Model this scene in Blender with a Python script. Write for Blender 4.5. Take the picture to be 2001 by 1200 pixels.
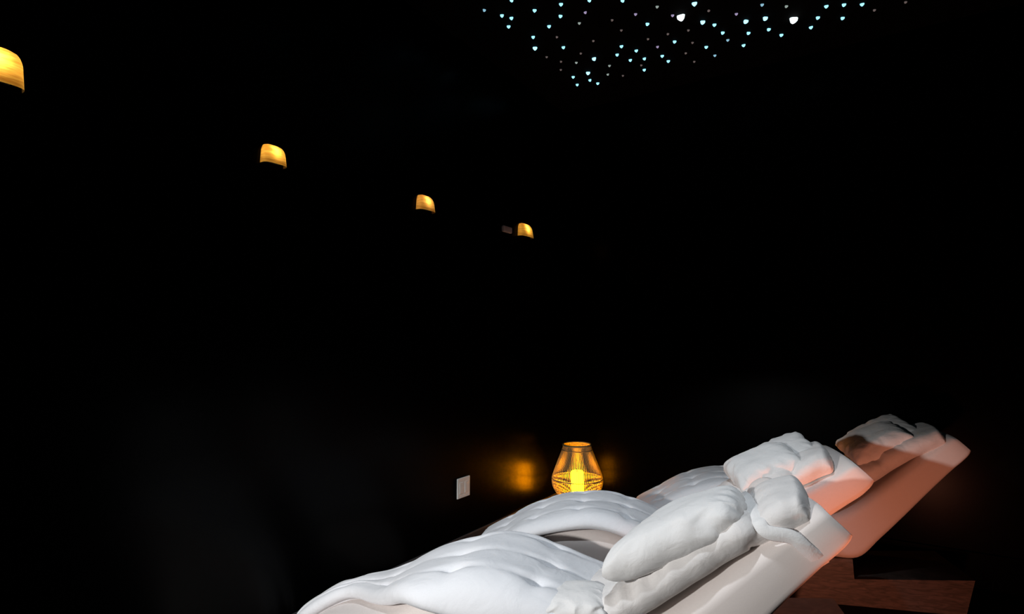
import bpy, bmesh, math, random
from mathutils import Vector, Matrix, noise

for o in list(bpy.data.objects):
    bpy.data.objects.remove(o)
scene = bpy.context.scene
COL = scene.collection

# ------------------------------------------------------------------ camera
cam_d = bpy.data.cameras.new('camera')
cam_d.sensor_width = 36.0
cam_d.lens = 1132.0 / 2001.0 * 36.0
cam_d.clip_start = 0.02
cam = bpy.data.objects.new('camera', cam_d)
COL.objects.link(cam)
YAW, PITCH = math.radians(33.094), math.radians(3.286)
cam.location = (2.243, 0.0, 1.4)
cam.rotation_euler = (math.radians(90) + PITCH, 0, YAW)
scene.camera = cam

# ------------------------------------------------------------------ world and light
world = bpy.data.worlds.new('world')
scene.world = world
world.use_nodes = True
world.node_tree.nodes['Background'].inputs[0].default_value = (0, 0, 0, 1)
world.node_tree.nodes['Background'].inputs[1].default_value = 0.0

scene.view_settings.view_transform = 'Standard'
scene.view_settings.look = 'None'
scene.view_settings.exposure = 0.0
scene.view_settings.gamma = 1.0
scene.view_settings.use_curve_mapping = False


def point_light(name, loc, power, color, radius):
    d = bpy.data.lights.new(name, 'POINT')
    d.energy, d.color, d.shadow_soft_size = power, color, radius
    o = bpy.data.objects.new(name, d)
    o.location = loc
    COL.objects.link(o)
    return o



def spot_light(name, pos, aim, power, color, angle, blend, radius):
    d = bpy.data.lights.new(name, 'SPOT')
    d.energy, d.color, d.shadow_soft_size = power, color, radius
    d.spot_size, d.spot_blend = math.radians(angle), blend
    o = bpy.data.objects.new(name, d)
    o.location = pos
    o.rotation_euler = Vector(aim).to_track_quat('-Z', 'Y').to_euler()
    COL.objects.link(o)
    return o


# shaded lamp beside the photographer, turned down on the loungers; added cool fill spot above them, standing in for the star panel's light;
# warm salmon lamp standing on the floor beside the headrests, turned up at them
spot_light('entrance_lamp', (0.70, -0.62, 1.42), (0.172, 0.815, -0.553), 205.0, (1.0, 0.985, 0.97), 62.0, 0.25, 0.05)
spot_light('star_glow_fill', (1.35, 1.55, 3.24), (-0.06, 0.22, -1.0), 128.0, (0.84, 0.92, 1.0), 64.0, 0.6, 0.05)
spot_light('salt_lamp_glow', (2.50, 1.98, 0.12), (-0.08, 0.70, 0.62), 40.0, (1.0, 0.31, 0.17), 125.0, 0.4, 0.06)


# ------------------------------------------------------------------ materials
def new_mat(name):
    m = bpy.data.materials.new(name)
    m.use_nodes = True
    nt = m.node_tree
    b = nt.nodes['Principled BSDF']
    return m, nt, b


def fabric(name, col, rough=0.85, bump=0.15, scale=260.0, sheen=0.1, wrinkle=0.0, wscale=14.0):
    m, nt, b = new_mat(name)
    tc = nt.nodes.new('ShaderNodeTexCoord')
    n = nt.nodes.new('ShaderNodeTexNoise')
    n.inputs['Scale'].default_value = scale
    n.inputs['Detail'].default_value = 2.0
    nt.links.new(tc.outputs['Object'], n.inputs['Vector'])
    n2 = nt.nodes.new('ShaderNodeTexNoise')
    n2.inputs['Scale'].default_value = wscale
    n2.inputs['Detail'].default_value = 4.0
    n2.inputs['Distortion'].default_value = 0.8
    nt.links.new(tc.outputs['Object'], n2.inputs['Vector'])
    mix = nt.nodes.new('ShaderNodeMix')
    mix.data_type = 'RGBA'
    mix.inputs[6].default_value = (col[0] * 0.93, col[1] * 0.93, col[2] * 0.93, 1)
    mix.inputs[7].default_value = (col[0], col[1], col[2], 1)
    nt.links.new(n.outputs['Fac'], mix.inputs[0])
    nt.links.new(mix.outputs[2], b.inputs['Base Color'])
    bp = nt.nodes.new('ShaderNodeBump')
    bp.inputs['Strength'].default_value = bump
    bp.inputs['Distance'].default_value = 0.002
    nt.links.new(n.outputs['Fac'], bp.inputs['Height'])
    last = bp
    if wrinkle > 0:
        bp2 = nt.nodes.new('ShaderNodeBump')
        bp2.inputs['Strength'].default_value = wrinkle
        bp2.inputs['Distance'].default_value = 0.012
        nt.links.new(n2.outputs['Fac'], bp2.inputs['Height'])
        nt.links.new(bp.outputs['Normal'], bp2.inputs['Normal'])
        last = bp2
    nt.links.new(last.outputs['Normal'], b.inputs['Normal'])
    b.inputs['Roughness'].default_value = rough
    b.inputs['Sheen Weight'].default_value = sheen
    b.inputs['Specular IOR Level'].default_value = 0.25
    return m


def plain(name, col, rough=0.5, spec=0.5, metallic=0.0, bump=0.0, bscale=40.0):
    m, nt, b = new_mat(name)
    b.inputs['Base Color'].default_value = (*col, 1)
    b.inputs['Roughness'].default_value = rough
    b.inputs['Specular IOR Level'].default_value = spec
    b.inputs['Metallic'].default_value = metallic
    if bump > 0:
        tc = nt.nodes.new('ShaderNodeTexCoord')
        n = nt.nodes.new('ShaderNodeTexNoise')
        n.inputs['Scale'].default_value = bscale
        nt.links.new(tc.outputs['Object'], n.inputs['Vector'])
        bp = nt.nodes.new('ShaderNodeBump')
        bp.inputs['Strength'].default_value = bump
        bp.inputs['Distance'].default_value = 0.001
        nt.links.new(n.outputs['Fac'], bp.inputs['Height'])
        nt.links.new(bp.outputs['Normal'], b.inputs['Normal'])
    return m


def emitter(name, col, strength):
    m, nt, b = new_mat(name)
    b.inputs['Base Color'].default_value = (*[min(1, c) for c in col], 1)
    b.inputs['Emission Color'].default_value = (*col, 1)
    b.inputs['Emission Strength'].default_value = strength
    return m


def wood(name, c1, c2, rough=0.45):
    m, nt, b = new_mat(name)
    tc = nt.nodes.new('ShaderNodeTexCoord')
    mp = nt.nodes.new('ShaderNodeMapping')
    mp.inputs['Scale'].default_value = (5.0, 5.0, 26.0)
    nt.links.new(tc.outputs['Object'], mp.inputs['Vector'])
    n = nt.nodes.new('ShaderNodeTexNoise')
    n.inputs['Scale'].default_value = 2.2
    n.inputs['Detail'].default_value = 5.0
    n.inputs['Distortion'].default_value = 1.6
    nt.links.new(mp.outputs['Vector'], n.inputs['Vector'])
    r = nt.nodes.new('ShaderNodeValToRGB')
    r.color_ramp.elements[0].position = 0.35
    r.color_ramp.elements[0].color = (*c1, 1)
    r.color_ramp.elements[1].position = 0.68
    r.color_ramp.elements[1].color = (*c2, 1)
    nt.links.new(n.outputs['Fac'], r.inputs['Fac'])
    nt.links.new(r.outputs['Color'], b.inputs['Base Color'])
    b.inputs['Roughness'].default_value = rough
    return m


M_WALL = plain('black_satin_paint', (0.0006, 0.0006, 0.0008), 0.25, 0.05, bump=0.05, bscale=60)
M_WALL_DULL = plain('black_dull_paint', (0.0006, 0.0006, 0.0008), 0.25, 0.025, bump=0.05, bscale=60)
M_CEIL = plain('black_matt_ceiling', (0.0012, 0.0012, 0.0014), 0.9, 0.1)
M_FLOOR = plain('black_floor', (0.002, 0.0015, 0.0015), 0.55, 0.1, bump=0.1, bscale=30)
M_TRIM = plain('black_trim', (0.035, 0.033, 0.035), 0.5, 0.3)
M_LEATHER = fabric('white_upholstery', (0.80, 0.73, 0.695), 0.7, 0.12, 420, 0.05)  # white, with the pink of salmon bounce light put into the colour
M_DUVET = fabric('white_duvet_cotton', (0.84, 0.85, 0.88), 0.85, 0.12, 300, 0.12, 0.40, 11.0)
M_PILLOW = fabric('white_pillow_cotton', (0.82, 0.81, 0.80), 0.8, 0.12, 320, 0.12, 0.38, 17.0)
M_TOPPER = fabric('off_white_topper_cotton', (0.80, 0.77, 0.75), 0.8, 0.12, 320, 0.12, 0.38, 17.0)
M_BASE = wood('dark_brown_wood', (0.05, 0.04, 0.034), (0.115, 0.085, 0.075))
M_PLATE = plain('white_plastic', (0.86, 0.86, 0.81), 0.45, 0.4, bump=0.05, bscale=200)
M_SENSOR = plain('grey_plastic', (0.45, 0.45, 0.45), 0.5, 0.3)


# ------------------------------------------------------------------ helpers
def mesh_obj(name, verts, faces, mat, parent=None, smooth=True):
    me = bpy.data.meshes.new(name)
    me.from_pydata([tuple(v) for v in verts], [], faces)
    me.validate()
    bm = bmesh.new()
    bm.from_mesh(me)
    bmesh.ops.remove_doubles(bm, verts=bm.verts, dist=1e-6)
    bmesh.ops.recalc_face_normals(bm, faces=bm.faces)
    bm.to_mesh(me)
    bm.free()
    for p in me.polygons:
        p.use_smooth = smooth
    me.materials.append(mat)
    o = bpy.data.objects.new(name, me)
    COL.objects.link(o)
    if parent:
        o.parent = parent
    return o


def box_obj(name, lo, hi, mat, parent=None, bevel=0.0):
    bm = bmesh.new()
    bmesh.ops.create_cube(bm, size=1.0)
    for v in bm.verts:
        v.co = Vector([lo[i] + (v.co[i] + 0.5) * (hi[i] - lo[i]) for i in range(3)])
    if bevel > 0:
        bmesh.ops.bevel(bm, geom=list(bm.edges), offset=bevel, segments=3, affect='EDGES', profile=0.5)
    me = bpy.data.meshes.new(name)
    bm.to_mesh(me)
    bm.free()
    me.materials.append(mat)
    o = bpy.data.objects.new(name, me)
    COL.objects.link(o)
    if parent:
        o.parent = parent
    return o


def tag(o, label=None, cat=None, group=None, kind=None):
    if label:
        o['label'] = label
    if cat:
        o['category'] = cat
    if group:
        o['group'] = group
    if kind:
        o['kind'] = kind
    return o


def empty(name, loc):
    o = bpy.data.objects.new(name, None)
    o.location = loc
    o.empty_display_size = 0.1
    COL.objects.link(o)
    return o


def catmull(pts, n):
    """smooth curve through tuples of any size, n samples evenly spread over the spans"""
    k = len(pts)
    out = []
    for i in range(n):
        t = i / (n - 1) * (k - 1)
        j = min(int(t), k - 2)
        f = t - j
        p0 = pts[max(j - 1, 0)]
        p1, p2 = pts[j], pts[j + 1]
        p3 = pts[min(j + 2, k - 1)]
        out.append(tuple(0.5 * ((2 * b) + (-a + c) * f + (2 * a - 5 * b + 4 * c - d) * f * f
                                + (-a + 3 * b - 3 * c + d) * f ** 3)
                         for a, b, c, d in zip(p0, p1, p2, p3)))
    return out


def arc_resample(pts, n):
    """polyline -> n points evenly spaced by length over the first 2 values"""
    L = [0]
    for a, b in zip(pts, pts[1:]):
        L.append(L[-1] + math.hypot(b[0] - a[0], b[1] - a[1]))
    out, j = [], 0
    for i in range(n):
        s = L[-1] * i / (n - 1)
        while j < len(L) - 2 and L[j + 1] < s:
            j += 1
        f = (s - L[j]) / max(L[j + 1] - L[j], 1e-9)
        out.append(tuple(a + (b - a) * f for a, b in zip(pts[j], pts[j + 1])))
    return out


def soft_sheet(name, P, T, nu, nv, mat, parent=None, power=0.45):
    """closed padded sheet: P(u,v) middle surface, T(u,v) -> (up, down) thickness, rounded hems"""
    pts = [[P(i / nu, j / nv) for j in range(nv + 1)] for i in range(nu + 1)]
    nor = []
    for i in range(nu + 1):
        row = []
        for j in range(nv + 1):
            du = pts[min(i + 1, nu)][j] - pts[max(i - 1, 0)][j]
            dv = pts[i][min(j + 1, nv)] - pts[i][max(j - 1, 0)]
            n = du.cross(dv)
            row.append(n.normalized() if n.length > 1e-9 else Vector((0, 0, 1)))
        nor.append(row)
    verts, faces = [], []
    top, bot = {}, {}
    for i in range(nu + 1):
        for j in range(nv + 1):
            e = min(i, nu - i, j, nv - j)
            if e == 0:
                top[i, j] = bot[i, j] = len(verts)
                verts.append(pts[i][j])
            else:
                a, b = T(i / nu, j / nv)
                top[i, j] = len(verts)
                verts.append(pts[i][j] + nor[i][j] * a)
                bot[i, j] = len(verts)
                verts.append(pts[i][j] - nor[i][j] * b)
    for i in range(nu):
        for j in range(nv):
            faces.append((top[i, j], top[i + 1, j], top[i + 1, j + 1], top[i, j + 1]))
            faces.append((bot[i, j], bot[i, j + 1], bot[i + 1, j + 1], bot[i + 1, j]))
    return mesh_obj(name, verts, faces, mat, parent)


def edge_round(u, v, wu, wv, power=0.5):
    """1 in the middle, elliptical fall to 0 at the border; wu, wv = rounded margin as fraction"""
    a = min(1.0, min(u, 1 - u) / wu)
    b = min(1.0, min(v, 1 - v) / wv)
    fa = math.sqrt(max(0.0, 1 - (1 - a) ** 2))
    fb = math.sqrt(max(0.0, 1 - (1 - b) ** 2))
    return (fa * fb) ** (2 * power)


def edge_spread(t, m=0.10, k=0.35):
    """concentrates samples towards the two ends of 0..1"""
    return t - k * math.sin(2 * math.pi * t) / (2 * math.pi)


# ------------------------------------------------------------------ room shell
RX, RY0, RY1, RZ = 5.6, -2.2, 4.26, 3.316
for nm, lo, hi, m in (
        ('floor', (-0.1, RY0 - 0.1, -0.1), (RX + 0.1, RY1 + 0.1, 0.0), M_FLOOR),
        ('ceiling', (-0.1, RY0 - 0.1, RZ), (RX + 0.1, RY1 + 0.1, RZ + 0.1), M_CEIL),
        ('wall_left', (-0.1, RY0, 0.0), (0.0, RY1, RZ), M_WALL),
        ('wall_back', (0.0, RY1, 0.0), (RX, RY1 + 0.1, RZ), M_WALL_DULL),
        ('wall_right', (RX, RY0, 0.0), (RX + 0.1, RY1, RZ), M_WALL),
        ('wall_front', (0.0, RY0 - 0.1, 0.0), (RX, RY0, RZ), M_WALL)):
    tag(box_obj(nm, lo, hi, m), kind='structure')
tag(box_obj('baseboard_left', (0.0, RY0, 0.0), (0.016, RY1 - 0.016, 0.20), M_TRIM, bevel=0.005), kind='structure')
tag(box_obj('baseboard_back', (0.0, RY1 - 0.016, 0.0), (RX, RY1, 0.20), M_WALL_DULL, bevel=0.005), kind='structure')

# ------------------------------------------------------------------ loungers
BODY = [  # along the lounger (0 = head corner): top s, z, bottom s, z, half width factor
    (-1.93, 0.150, -1.91, 0.125, 0.86), (-1.88, 0.215, -1.86, 0.115, 0.95), (-1.75, 0.295, -1.74, 0.14, 1.0),
    (-1.55, 0.360, -1.54, 0.18, 1.0), (-1.38, 0.440, -1.37, 0.21, 1.0), (-1.22, 0.520, -1.22, 0.23, 1.0),
    (-1.05, 0.550, -1.05, 0.235, 1.0), (-0.90, 0.535, -0.90, 0.235, 1.0), (-0.76, 0.480, -0.74, 0.235, 1.0),
    (-0.64, 0.450, -0.58, 0.235, 1.0), (-0.53, 0.475, -0.44, 0.24, 1.0), (-0.42, 0.545, -0.335, 0.345, 1.0),
    (-0.30, 0.645, -0.22, 0.470, 1.0), (-0.17, 0.758, -0.10, 0.605, 1.0), (-0.075, 0.838, 0.005, 0.718, 1.0),
    (-0.025, 0.880, 0.055, 0.766, 1.0), (0.002, 0.898, 0.088, 0.800, 0.98), (0.020, 0.900, 0.103, 0.823, 0.94)]
LW = 0.47
HW = LW / 2
PHI = math.radians(20)
AX, WX = Vector((math.cos(PHI), math.sin(PHI), 0)), Vector((-math.sin(PHI), math.cos(PHI), 0))
S0 = 0.9          # lounger origin sits this far before the head corner


def loc(s, t, z):
    """lounger local coordinates: s along, t across from the near edge, z up"""
    return Vector((s + S0, t - HW, z))


def wpos(head, s, t, z):
    return Vector((head[0], head[1], 0)) + AX * s + WX * t + Vector((0, 0, z))


def make_body(parent, extend=0.0, recede=0.0):
    st = catmull(BODY, 100)
    n = 44
    verts, faces = [], []
    for (tx, tz, bx, bz, w) in st:
        for k in range(n):
            a = 2 * math.pi * k / n
            c, s = math.cos(a), math.sin(a)
            p = 2.0 / 6.0
            y = math.copysign(abs(c) ** p, c) * HW * w
            t = 0.5 + 0.5 * math.copysign(abs(s) ** p, s)
            crown = 0.008 * (1 - (y / HW) ** 2) * (1 if s > 0 else 0)
            g = min(1.0, max(0.0, (tx + 0.16) / 0.14))
            g = g * g * (3 - 2 * g)
            ds = extend * g - recede * g * max(0.0, (y + HW) / LW - 0.12) ** 1.2
            verts.append(Vector((bx + (tx - bx) * t + S0 + ds, y, bz + (tz - bz) * t + crown)))
    m = len(st)
    for i in range(m - 1):
        for k in range(n):
            k2 = (k + 1) % n
            faces.append((i * n + k, i * n + k2, (i + 1) * n + k2, (i + 1) * n + k))
    for i, sgn in ((0, 1), (m - 1, -1)):
        c = sum((verts[i * n + k] for k in range(n)), Vector()) / n
        ci = len(verts)
        verts.append(c + Vector((-0.012 * sgn, 0, 0)))
        for k in range(n):
            faces.append((ci, i * n + k, i * n + (k + 1) % n))
    return mesh_obj('body', verts, faces, M_LEATHER, parent)


def interp(path, t):
    n = len(path) - 1
    k = max(0, min(int(t * n), n - 1))
    f = t * n - k
    return tuple(a + (b - a) * f for a, b in zip(path[k], path[k + 1]))


TOP_PATH = arc_resample(catmull([(-0.70, 0.490), (-0.60, 0.535), (-0.49, 0.607), (-0.36, 0.702), (-0.17, 0.832), (0.0, 0.898)], 80), 121)
STRAP_U = 0.80


def make_topper(parent, seed, amount=1.0):
    K = 0.75

    def P(u, v):
        uu, vv = edge_spread(u, k=K), edge_spread(v, k=K)
        s, z = interp(TOP_PATH, uu)
        pinch = math.exp(-((uu - STRAP_U) / 0.045) ** 2) * amount
        t = 0.008 + (LW - 0.01) * vv
        t += 0.02 * pinch * (1 - 2 * vv) + 0.008 * noise.noise(Vector((uu * 9, vv * 3, seed)))
        e = 2 * vv - 1
        d = -0.020 * abs(e) ** 6 - 0.045 * max(0, e) ** 2 - 0.018 * pinch
        s += (0.065 * vv - 0.008) * uu ** 4
        s -= 0.020 * uu ** 10 * max(0.0, -e) ** 4      # rounded near corner
        return loc(s, t, z + d)

    def T(u, v):
        uu, vv = edge_spread(u, k=K), edge_spread(v, k=K)
        r = edge_round(uu, vv, 0.07 if uu < 0.5 else 0.035, 0.10)
        pinch = math.exp(-((uu - STRAP_U) / 0.05) ** 2) * amount
        w = noise.noise(Vector((uu * 22, vv * 4, seed + 3)))
        w2 = noise.noise(Vector((uu * 8, vv * 8, seed + 7)))
        edge = math.exp(-((min(vv, 1 - vv) - 0.07) / 0.09) ** 2)
        puck = (0.017 if uu < 0.74 else 0.004) * edge * w + 0.004 * w2
        return (r * (0.050 * (1 - 0.45 * pinch) + puck), r * 0.050)
    return soft_sheet('topper', P, T, 90, 60, M_TOPPER, parent)


def make_strap(parent):
    """flat woven band laid across the topper and tucked down both sides of the backrest"""
    s0, z0 = interp(TOP_PATH, STRAP_U)
    nx, nz = -0.53, 0.85
    side = [(0.012, 0.022, 0.742), (-0.006, 0.004, 0.764), (-0.040, -0.004, 0.793), (-0.075, -0.002, 0.822)]
    pts = [loc(*q) for q in side] + [loc(s0 + 0.012, 0.006, z0 - 0.012)]
    for k in range(17):
        v = 0.05 + 0.90 * k / 16
        e = 2 * v - 1
        o2 = 0.012 - 0.020 * abs(e) ** 6 - 0.045 * max(0, e) ** 2 * 0.85
        pts.append(loc(s0 + nx * 0.012, LW * v, z0 + o2 + 0.006))
    pts += [loc(s0 + 0.02, LW + 0.004, z0 - 0.05)] + [loc(q[0], LW - q[1], q[2]) for q in reversed(side)]
    pts = catmull([tuple(q) for q in pts], 120)
    tx = Vector((0.85, 0, 0.53))
    verts, faces = [], []
    hw = 0.021
    for k, p in enumerate(pts):
        p = Vector(p)
        a = Vector(pts[min(k + 1, len(pts) - 1)]) - Vector(pts[max(k - 1, 0)])
        nrm = a.cross(tx).normalized()
        if nrm.dot(Vector((nx, p.y * 4, nz))) < 0:
            nrm = -nrm
        wv = a.normalized().cross(nrm).normalized()
        if wv.dot(tx) < 0:
            wv = -wv
        for q, h in ((-1, 0.0), (-0.9, 0.003), (0, 0.004), (0.9, 0.003), (1, 0.0), (0, -0.004)):
            verts.append(p + wv * (q * hw) + nrm * h)
    for k in range(len(pts) - 1):
        for j in range(6):
            j2 = (j + 1) % 6
            faces.append((k * 6 + j, k * 6 + j2, (k + 1) * 6 + j2, (k + 1) * 6 + j))
    faces.append(tuple(range(6)))
    faces.append(tuple((len(pts) - 1) * 6 + j for j in range(6)))
    return mesh_obj('strap', verts, faces, M_PILLOW, parent)


def make_base(parent):
    """wooden plinth: recessed under the seat, with a tapered counter foot under the headrest"""
    prof = [(-1.65, 0.0), (0.040, 0.0), (0.086, 0.180), (-0.47, 0.137), (-0.475, 0.24), (-1.40, 0.215)]
    verts, faces = [], []
    for t in (0.02, LW - 0.02):
        verts += [loc(x, t, z) for x, z in prof]
    n = len(prof)
    faces.append(tuple(range(n)))
    faces.append(tuple(range(n, 2 * n)))
    for k in range(n):
        faces.append((k, (k + 1) % n, n + (k + 1) % n, n + k))
    o = mesh_obj('base', verts, faces, M_BASE, parent, smooth=False)
    o['label'] = 'dark brown wooden plinth'
    return o


def make_duvet(head, seed, pts, near, drop):
    """pts: middle line (s, z); near(s): near hem position across; drop(s): how far the near hem hangs"""
    path = arc_resample(catmull(pts, 160), 161)
    NU, NV = 5.0, 3.3

    def P(u, v):
        uu, vv = edge_spread(u, k=0.3), edge_spread(v, k=0.4)
        s, z = interp(path, uu)
        t0 = near(s)
        t = t0 + (LW + 0.012 - t0) * vv
        e = 2 * vv - 1
        z -= 0.016 * abs(e) ** 8 + drop(s) * max(0.0, -e) ** 6
        t += 0.008 * noise.noise(Vector((uu * 5, vv * 2, seed)))
        s += 0.012 * noise.noise(Vector((uu * 2, vv * 4, seed + 9)))
        z += 0.008 * noise.noise(Vector((uu * 5, vv * 3, seed + 5)))
        return wpos(head, s, t, z)

    def T(u, v):
        uu, vv = edge_spread(u, k=0.3), edge_spread(v, k=0.4)
        r = edge_round(uu, vv, 0.045, 0.11)
        a = uu * NU + 0.10 * noise.noise(Vector((uu * 4, vv * 3, seed + 1)))
        b = vv * NV + 0.2 + 0.10 * noise.noise(Vector((uu * 4, vv * 3, seed + 2)))
        la, lb = abs(a - round(a)), abs(b - round(b))
        # stitched tufts at the grid crossings, shallow valleys and short creases between them
        tuft = math.exp(-((la / 0.10) ** 2 + (lb / 0.12) ** 2))
        val = math.exp(-(la / 0.10) ** 2) * math.exp(-(lb / 0.34) ** 2) * 0.8 + \
            math.exp(-(lb / 0.09) ** 2) * math.exp(-(la / 0.34) ** 2)
        border = min(1.0, min(uu, 1 - uu) / 0.08) * min(1.0, min(vv, 1 - vv) / 0.12)
        wr = noise.noise(Vector((uu * 7, vv * 5, seed + 4)))
        h = 0.036 - border * (0.016 * tuft + 0.010 * val) + 0.005 * wr
        return (r * h, r * 0.028)
    return soft_sheet('duvet', P, T, 130, 90, M_DUVET)


def make_pillow(name, head, corners, thick, seed, mat=M_PILLOW, n=48, ruffle=0.006, wave=0.06, rad_amp=0.0035, rnd=0.05, blunt=3.0):
    """corners: near-low, near-high, far-high, far-low in lounger coordinates (s, t, z)"""
    c00, c10, c11, c01 = [wpos(head, *c) for c in corners]

    def P(u, v):
        su, sv = 2 * u - 1, 2 * v - 1
        k = 0.09      # sides drawn in so that the corners stand out
        u2 = 0.5 + 0.5 * su * (1 - k * (1 - sv * sv) * abs(su) ** 1.5)
        v2 = 0.5 + 0.5 * sv * (1 - k * (1 - su * su) * abs(sv) ** 1.5)
        q = 1 - rnd * su * su * sv * sv
        u2, v2 = 0.5 + (u2 - 0.5) * q, 0.5 + (v2 - 0.5) * q
        p = c00 * (1 - u2) * (1 - v2) + c10 * u2 * (1 - v2) + c11 * u2 * v2 + c01 * (1 - u2) * v2
        e = max(abs(su), abs(sv))
        w = ruffle * e ** 4
        return p + Vector((noise.noise(Vector((u * 7, v * 7, seed))), noise.noise(Vector((u * 7, v * 7, seed + 20))),
                           noise.noise(Vector((u * 7, v * 7, seed + 40))))) * w

    def T(u, v):
        su, sv = 2 * u - 1, 2 * v - 1
        a = max(0.0, 1 - abs(su) ** blunt) ** 0.52
        b = max(0.0, 1 - abs(sv) ** blunt) ** 0.52
        r = a * b
        ang = math.atan2(sv, su)
        e = max(abs(su), abs(sv))
        rad = math.sin(ang * 14 + 3.0 * noise.noise(Vector((ang * 2, seed, 1.0)))) * math.exp(-((e - 0.84) / 0.12) ** 2)
        w = noise.noise(Vector((u * 4, v * 4, seed + 3)))
        return (thick * r * (1 + wave * w) + rad_amp * rad * r ** 0.5, thick * 0.85 * r)
    return soft_sheet(name, P, T, n, n, mat)


H_FRONT, H_MID, H_FAR = (2.053, 1.934), (2.053, 2.735), (2.493, 3.765)
LOUNGERS = [
    (H_FRONT, 'white padded lounger nearest the camera, its backrest side filling the bottom right corner', 1.0),
    (H_MID, 'white padded lounger in the middle of the row of three', 2.0),
    (H_FAR, 'white padded lounger farthest away, its head end glowing salmon at far right', 3.0)]
for head, lab, seed in LOUNGERS:
    r = empty('spa_lounger', wpos(head, -S0, HW, 0))
    r.rotation_euler.z = PHI
    tag(r, lab, 'lounger', 'row of three spa loungers')
    make_body(r, {1.0: 0.0, 2.0: 0.04, 3.0: 0.0}[seed], {1.0: 0.11, 2.0: 0.0, 3.0: 0.0}[seed])
    make_base(r)
    # only the nearest lounger shows its strap
    make_topper(r, seed, {1.0: 1.0, 2.0: 0.7, 3.0: 0.0}[seed])
    if head is H_FRONT:
        make_strap(r)

HUMP = [(-1.56, 0.388), (-1.42, 0.458), (-1.28, 0.535), (-1.10, 0.585), (-0.96, 0.588), (-0.84, 0.562), (-0.70, 0.505)]
FRONT_FOOT = [(-1.96, 0.155), (-1.90, 0.240), (-1.75, 0.330)]
REST_FOOT = [(-1.61, 0.350)]
REST_HUMP = [(-1.53, 0.400)] + [(-1.42, 0.462)]


def lerp_clamp(s, a, b, va, vb):
    f = min(1.0, max(0.0, (s - a) / (b - a)))
    f = f * f * (3 - 2 * f)
    return va + (vb - va) * f


d = make_duvet(H_FRONT, 11.0, FRONT_FOOT + HUMP[:-1] + [(-0.70, 0.515), (-0.56, 0.468)], lambda s: lerp_clamp(s, -1.74, -1.20, 0.37, -0.03),
               lambda s: lerp_clamp(s, -1.35, -1.0, 0.0, 0.10))
tag(d, 'large white tufted duvet over the foot of the nearest lounger', 'duvet', 'duvets on the loungers')
d = make_duvet(H_MID, 23.0, REST_FOOT + REST_HUMP + HUMP[2:], lambda s: -0.012, lambda s: 0.01)
tag(d, 'white tufted duvet arched over the middle lounger, directly in front of the lantern', 'duvet', 'duvets on the loungers')
d = make_duvet(H_FAR, 37.0, REST_FOOT + REST_HUMP + HUMP[2:], lambda s: -0.012, lambda s: 0.01)
tag(d, 'bluish white duvet humped on the farthest lounger, right of the lantern', 'duvet', 'duvets on the loungers')

p = make_pillow('pillow', H_FRONT, [(-0.71, -0.022, 0.610), (-0.185, -0.002, 0.882), (-0.13, 0.34, 0.862), (-0.42, 0.34, 0.762)], 0.074, 5.0, wave=0.06, rnd=0.20, blunt=4.0, rad_amp=0.005)
tag(p, 'long plump white pillow on the nearest lounger, reaching up to the strap', 'pillow', 'pillows on the loungers')
p = make_pillow('pillow', H_MID, [(-0.375, 0.02, 0.742), (-0.085, 0.03, 0.868), (-0.12, 0.34, 0.915), (-0.43, 0.34, 0.775)], 0.074, 6.0, rnd=0.10, blunt=3.6)
tag(p, 'plump white pillow on the middle lounger, in front of a flatter one', 'pillow', 'pillows on the loungers')
p = make_pillow('pillow', H_MID, [(-0.31, 0.12, 0.785), (-0.005, 0.10, 0.905), (-0.042, 0.455, 0.972), (-0.31, 0.455, 0.83)], 0.036, 16.0, rnd=0.14)
tag(p, 'flat white pillow on the middle lounger, its corner peaking behind the plump one', 'pillow', 'pillows on the loungers')
p = make_pillow('pillow', H_FAR, [(-0.445, 0.02, 0.722), (-0.135, 0.03, 0.893), (-0.15, 0.34, 0.925), (-0.475, 0.34, 0.785)], 0.066, 8.0, rnd=0.10, blunt=3.6)
tag(p, 'dim grey white pillow on the farthest lounger', 'pillow', 'pillows on the loungers')
p = make_pillow('pillow', H_FAR, [(-0.38, 0.12, 0.77), (-0.06, 0.10, 0.905), (-0.105, 0.455, 0.978), (-0.38, 0.455, 0.83)], 0.034, 18.0, rnd=0.14)
tag(p, 'flat grey pillow at far right, its corner peaking behind the dim pillow', 'pillow', 'pillows on the loungers')

# crumpled cushion tucked at the seat of the nearest lounger
p = make_pillow('seat_cushion', H_FRONT, [(-0.92, -0.03, 0.500), (-0.60, -0.03, 0.545), (-0.60, 0.20, 0.545), (-0.88, 0.20, 0.525)], 0.05, 14.0, ruffle=0.010, rad_amp=0.004, rnd=0.15)
tag(p, 'crumpled white cushion at the bottom edge below the long pillow', 'cushion')

# ------------------------------------------------------------------ candle lantern in the corner
LX, LY = 0.236, 3.98
STOOL_H = 0.215
lan = empty('candle_lantern', (LX, LY, STOOL_H))
tag(lan, 'bell shaped openwork lantern glowing amber in the corner of the room', 'lantern')
M_STRIP = plain('pale_wire', (0.36, 0.34, 0.20), 0.45, 0.3)
M_RIM = plain('lantern_rim', (0.28, 0.26, 0.15), 0.4, 0.3)
LPROF = catmull([(0.125, 0.012), (0.160, 0.045), (0.186, 0.095), (0.190, 0.150), (0.170, 0.215), (0.139, 0.295), (0.110, 0.370), (0.104, 0.398)], 26)


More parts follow.
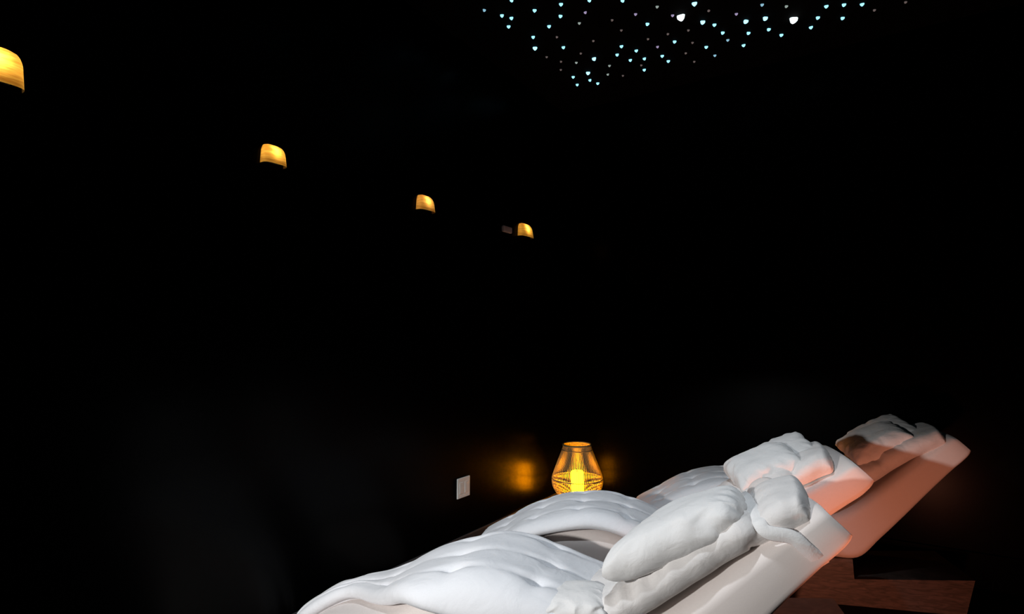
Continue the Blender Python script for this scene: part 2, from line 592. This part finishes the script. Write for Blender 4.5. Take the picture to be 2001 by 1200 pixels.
def ring(name, r, z, w, mat, parent, seg=64):
    verts, faces = [], []
    m = 8
    for i in range(seg):
        a = 2 * math.pi * i / seg
        for k in range(m):
            b = 2 * math.pi * k / m
            rr = r + w * math.cos(b)
            verts.append((rr * math.cos(a), rr * math.sin(a), z + w * math.sin(b)))
    for i in range(seg):
        for k in range(m):
            faces.append((i * m + k, ((i + 1) % seg) * m + k, ((i + 1) % seg) * m + (k + 1) % m, i * m + (k + 1) % m))
    return mesh_obj(name, verts, faces, mat, parent)


verts, faces = [], []
NS = 84
for i in range(NS):
    a = 2 * math.pi * i / NS
    for k, (r, z) in enumerate(LPROF):
        hw = 0.0024
        for s in (-1, 1):
            for t in (-0.0012, 0.0012):
                verts.append(((r + t) * math.cos(a) - s * hw * math.sin(a), (r + t) * math.sin(a) + s * hw * math.cos(a), z))
    b0 = i * len(LPROF) * 4
    for k in range(len(LPROF) - 1):
        q = b0 + k * 4
        for e0, e1 in ((0, 1), (1, 3), (3, 2), (2, 0)):
            faces.append((q + e0, q + e1, q + 4 + e1, q + 4 + e0))
w = mesh_obj('wire_cage', verts, faces, M_STRIP, lan, smooth=False)
w['kind'] = 'stuff'
ring('top_rim', 0.105, 0.398, 0.007, M_RIM, lan)
ring('neck_ring', 0.113, 0.362, 0.004, M_RIM, lan)
ring('belly_ring', 0.190, 0.150, 0.0035, M_RIM, lan)
ring('lower_ring', 0.176, 0.072, 0.003, M_RIM, lan)


def lathe(name, prof, mat, parent, seg=40):
    verts, faces = [], []
    for (r, z) in prof:
        for i in range(seg):
            a = 2 * math.pi * i / seg
            verts.append((r * math.cos(a), r * math.sin(a), z))
    for k in range(len(prof) - 1):
        for i in range(seg):
            i2 = (i + 1) % seg
            faces.append((k * seg + i, k * seg + i2, (k + 1) * seg + i2, (k + 1) * seg + i))
    faces.append(tuple(range(seg)))
    faces.append(tuple((len(prof) - 1) * seg + i for i in range(seg)))
    return mesh_obj(name, verts, faces, mat, parent)


lathe('base_plate', [(0.128, 0.0), (0.132, 0.006), (0.130, 0.016), (0.05, 0.018)], M_RIM, lan)
can = empty('pillar_candle', (LX, LY, STOOL_H + 0.0185))
tag(can, 'glowing yellow pillar candle inside the lantern', 'candle')
M_CANDLE = emitter('glowing_wax', (1.0, 0.30, 0.001), 90.0)
M_WICK = plain('wick', (0.02, 0.02, 0.02), 0.9)
lathe('wax_body', [(0.046, 0.0), (0.048, 0.006), (0.048, 0.165), (0.046, 0.178), (0.040, 0.183), (0.02, 0.176)], M_CANDLE, can, 32)
lathe('wick', [(0.002, 0.174), (0.002, 0.19), (0.001, 0.194)], M_WICK, can, 8)

M_STOOL = plain('black_stool_lacquer', (0.006, 0.005, 0.005), 0.5, 0.3)
stool = empty('low_stool', (LX, LY, 0))
tag(stool, 'low round black stool carrying the lantern', 'stool')
lathe('top', [(0.165, STOOL_H - 0.03), (0.172, STOOL_H - 0.026), (0.172, STOOL_H - 0.004), (0.168, STOOL_H)], M_STOOL, stool)
for k in range(3):
    a = math.radians(30 + 120 * k)
    lg = lathe('leg', [(0.012, 0.0), (0.016, 0.10), (0.018, STOOL_H - 0.028)], M_STOOL, stool, 12)
    lg.location = (0.115 * math.cos(a), 0.115 * math.sin(a), 0)

# ------------------------------------------------------------------ wall sconces
m, nt, b = new_mat('amber_shade')
tl = nt.nodes.new('ShaderNodeBsdfTranslucent')
df = nt.nodes.new('ShaderNodeBsdfDiffuse')
mx = nt.nodes.new('ShaderNodeMixShader')
tc = nt.nodes.new('ShaderNodeTexCoord')
mp = nt.nodes.new('ShaderNodeMapping')
mp.inputs['Scale'].default_value = (14, 8, 60)
ns = nt.nodes.new('ShaderNodeTexNoise')
ns.inputs['Scale'].default_value = 2.0
ns.inputs['Detail'].default_value = 4.0
rp = nt.nodes.new('ShaderNodeValToRGB')
rp.color_ramp.elements[0].color = (0.60, 0.28, 0.05, 1)
rp.color_ramp.elements[1].color = (0.90, 0.60, 0.16, 1)
rp.color_ramp.elements[0].position = 0.3
rp.color_ramp.elements[1].position = 0.65
nt.links.new(tc.outputs['Object'], mp.inputs['Vector'])
nt.links.new(mp.outputs['Vector'], ns.inputs['Vector'])
nt.links.new(ns.outputs['Fac'], rp.inputs['Fac'])
nt.links.new(rp.outputs['Color'], tl.inputs['Color'])
df.inputs['Color'].default_value = (0.10, 0.06, 0.03, 1)
mx.inputs[0].default_value = 0.12
nt.links.new(tl.outputs[0], mx.inputs[1])
nt.links.new(df.outputs[0], mx.inputs[2])
nt.links.new(mx.outputs[0], nt.nodes['Material Output'].inputs['Surface'])
M_SHADE = m
M_BACK = plain('sconce_backplate', (0.01, 0.009, 0.008), 0.6, 0.2)


def make_sconce(y0, y1, z0, hgt, prot, power, label, color=(1.0, 0.70, 0.30)):
    """curved translucent shade, rounded at the top, closed against the wall"""
    yc, w = (y0 + y1) / 2, (y1 - y0) / 2
    r = empty('wall_sconce', (0.0, yc, z0))
    tag(r, label, 'wall lamp', 'amber wall lamps along the left wall')
    nu, nv = 28, 18
    verts, faces = [], []
    for j in range(nv + 1):
        t = j / nv
        # outline narrows to rounded shoulders at the top
        s = min(1.0, max(0.0, (1 - t) / 0.42))
        shoulder = 1 - 0.34 * (1 - math.sqrt(max(0.0, 1 - (1 - s) ** 2)))
        if t > 0.999:
            shoulder = 0.55
        ww = w * shoulder * (0.96 + 0.10 * (1 - t))
        pp = prot * (0.70 + 0.42 * (1 - t)) * (1 - 0.55 * (1 - s) ** 2)
        for i in range(nu + 1):
            a = math.pi * i / nu
            c, sn = math.cos(a), math.sin(a)
            verts.append((0.001 + pp * abs(sn) ** 0.55, -ww * math.copysign(abs(c) ** 0.55, c), hgt * t))
    for j in range(nv):
        for i in range(nu):
            q = j * (nu + 1) + i
            faces.append((q, q + 1, q + nu + 2, q + nu + 1))
    faces.append(tuple(nv * (nu + 1) + i for i in range(nu + 1)))
    mesh_obj('shade', verts, faces, M_SHADE, r)
    box_obj('backplate', (0.0, -w * 0.6, hgt * 0.1), (0.006, w * 0.6, hgt * 0.8), M_BACK, r, 0.002)
    L = point_light('sconce_bulb', (prot * 0.28, 0.0, hgt * 0.60), power, color, 0.008)
    L.parent = r
    return r


make_sconce(0.505, 0.640, 2.168, 0.118, 0.045, 0.36, 'large amber wall lamp cut off by the left edge')
make_sconce(1.462, 1.570, 2.162, 0.088, 0.040, 0.20, 'amber wall lamp second from the left, high on the dark wall')
make_sconce(2.440, 2.570, 2.145, 0.092, 0.040, 0.18, 'paler dome shaped wall lamp third from the left', (1.0, 0.68, 0.40))
make_sconce(3.520, 3.690, 2.158, 0.100, 0.040, 0.27, 'amber wall lamp farthest right, near the room corner')

# ------------------------------------------------------------------ small things on the left wall
pl = empty('wall_plate', (0.0, 2.885, 0.493))
tag(pl, 'small white square wall plate low on the black wall', 'wall plate')
box_obj('plate', (0.0, -0.062, -0.061), (0.008, 0.062, 0.061), M_PLATE, pl, 0.003)
for yy in (-0.026, 0.026):
    box_obj('insert', (0.006, yy - 0.017, -0.034), (0.0095, yy + 0.017, 0.034), M_PLATE, pl, 0.001)
sn = box_obj('wall_sensor', (0.0, -0.055, -0.022), (0.022, 0.055, 0.022), M_SENSOR, None, 0.008)
sn.location = (0, 3.36, 2.177)
tag(sn, 'tiny dark grey device on the wall left of the farthest lamp', 'sensor')

# ------------------------------------------------------------------ starlit ceiling panel
STARS = """0.527,2.630,b 0.340,2.626,m 0.395,2.728,b 0.427,2.781,b 0.362,2.849,b 0.582,2.787,b 0.739,2.816,b 0.679,2.920,b 0.569,2.981,b 0.424,3.035,b 0.363,3.159,B 0.548,3.116,d 0.523,3.252,b 0.738,3.050,g 0.819,2.966,p 0.367,3.305,d 0.417,3.414,d 0.359,3.520,d 0.581,3.386,d 0.498,3.485,g 0.381,3.667,b 0.349,3.797,b 0.499,3.667,B 0.462,3.779,b 0.892,2.868,b 1.047,2.972,b 1.187,3.138,g 1.056,3.143,p 0.916,3.126,d 0.918,3.263,d 0.720,3.284,d 1.077,3.281,b 1.019,3.452,d 1.144,3.461,d 1.233,3.274,p 1.272,3.312,X 1.375,3.222,B 1.362,3.440,B 1.263,3.488,d 1.150,3.575,b 1.242,3.651,d 1.038,3.580,p 0.844,3.446,b 0.904,3.552,b 0.777,3.534,b 0.823,3.653,b 0.911,3.685,b 0.858,3.764,d 0.852,3.841,b 1.023,3.715,b 1.034,3.808,b 1.166,3.763,d 1.180,3.912,d 0.626,3.499,B 0.671,3.651,g 0.608,3.767,g 0.690,3.844,d 0.486,3.860,b 1.424,3.339,d 1.413,3.511,b 1.433,3.631,b 1.439,3.741,m 1.301,3.755,b 1.320,3.901,m 1.550,3.462,p 1.580,3.572,B 1.566,3.722,b 1.510,3.864,b 1.693,3.444,m 1.683,3.600,B 1.679,3.745,b 1.733,3.859,b 1.806,3.536,g 1.821,3.703,X 1.899,3.861,b 1.944,3.764,b 1.997,3.660,b 2.082,3.697,b 2.169,3.748,b 2.226,3.855,d 2.066,3.849,b 2.375,3.858,d"""
PT = 0.012
panel = empty('star_ceiling_panel', (0.30, 0.8, RZ - PT))
tag(panel, 'black ceiling panel scattered with tiny blue white star lights', 'star ceiling')
box_obj('panel', (0.0, 0.0, 0.0), (3.4, 3.16, PT), M_CEIL, panel)
KIND = {'b': ((0.32, 0.80, 1.0), 1.5, 0.0105), 'B': ((0.36, 0.80, 1.0), 1.9, 0.0135), 'm': ((0.32, 0.62, 0.80), 0.75, 0.009),
        'g': ((0.50, 0.62, 0.58), 0.50, 0.0085), 'p': ((0.50, 0.42, 0.68), 0.60, 0.0085),
        'd': ((0.34, 0.28, 0.27), 0.28, 0.0075), 'X': ((0.80, 0.97, 1.0), 2.0, 0.022)}
random.seed(4)
SM = {}
for k, (c, s, r) in KIND.items():
    mat = emitter('star_light_' + k, c, s)
    ms = []
    for var in range(3):
        # fibre end: a small three lobed lens hanging just below the panel
        verts, faces = [], []
        seg = 12
        ph = random.uniform(-0.35, 0.35)
        amp = 0.18
        for lev, (f, z) in enumerate(((1.0, 0.0), (0.88, -0.7), (0.45, -1.15))):
            for i in range(seg):
                a = 2 * math.pi * i / seg
                rr = r * f * (1 + amp * math.cos(3 * (a - ph)))
                verts.append((rr * math.cos(a), rr * math.sin(a), z * r))
        for lev in range(2):
            for i in range(seg):
                i2 = (i + 1) % seg
                faces.append((lev * seg + i, lev * seg + i2, (lev + 1) * seg + i2, (lev + 1) * seg + i))
        faces.append(tuple(range(seg)))
        faces.append(tuple(2 * seg + i for i in range(seg)))
        o = mesh_obj('star_light', verts, faces, mat)
        ms.append(o.data)
        bpy.data.objects.remove(o)
    SM[k] = ms
star_list = []
for t in STARS.split():
    x, y, k = t.split(',')
    star_list.append((float(x), float(y), k))
# the panel goes on above the picture: more of the same stars there
for i in range(150):
    x, y = random.uniform(0.36, 3.62), random.uniform(0.9, 3.86)
    if y < 2.46 + 0.60 * (x - 0.34):
        star_list.append((x, y, random.choice('bbbBbdddgpm')))
for x, y, k in star_list:
    o = bpy.data.objects.new('star_light', random.choice(SM[k]))
    COL.objects.link(o)
    o.parent = panel
    o.location = (x - 0.30, y - 0.8, 0.0)
    o.rotation_euler.z = random.uniform(-0.4, 0.4)
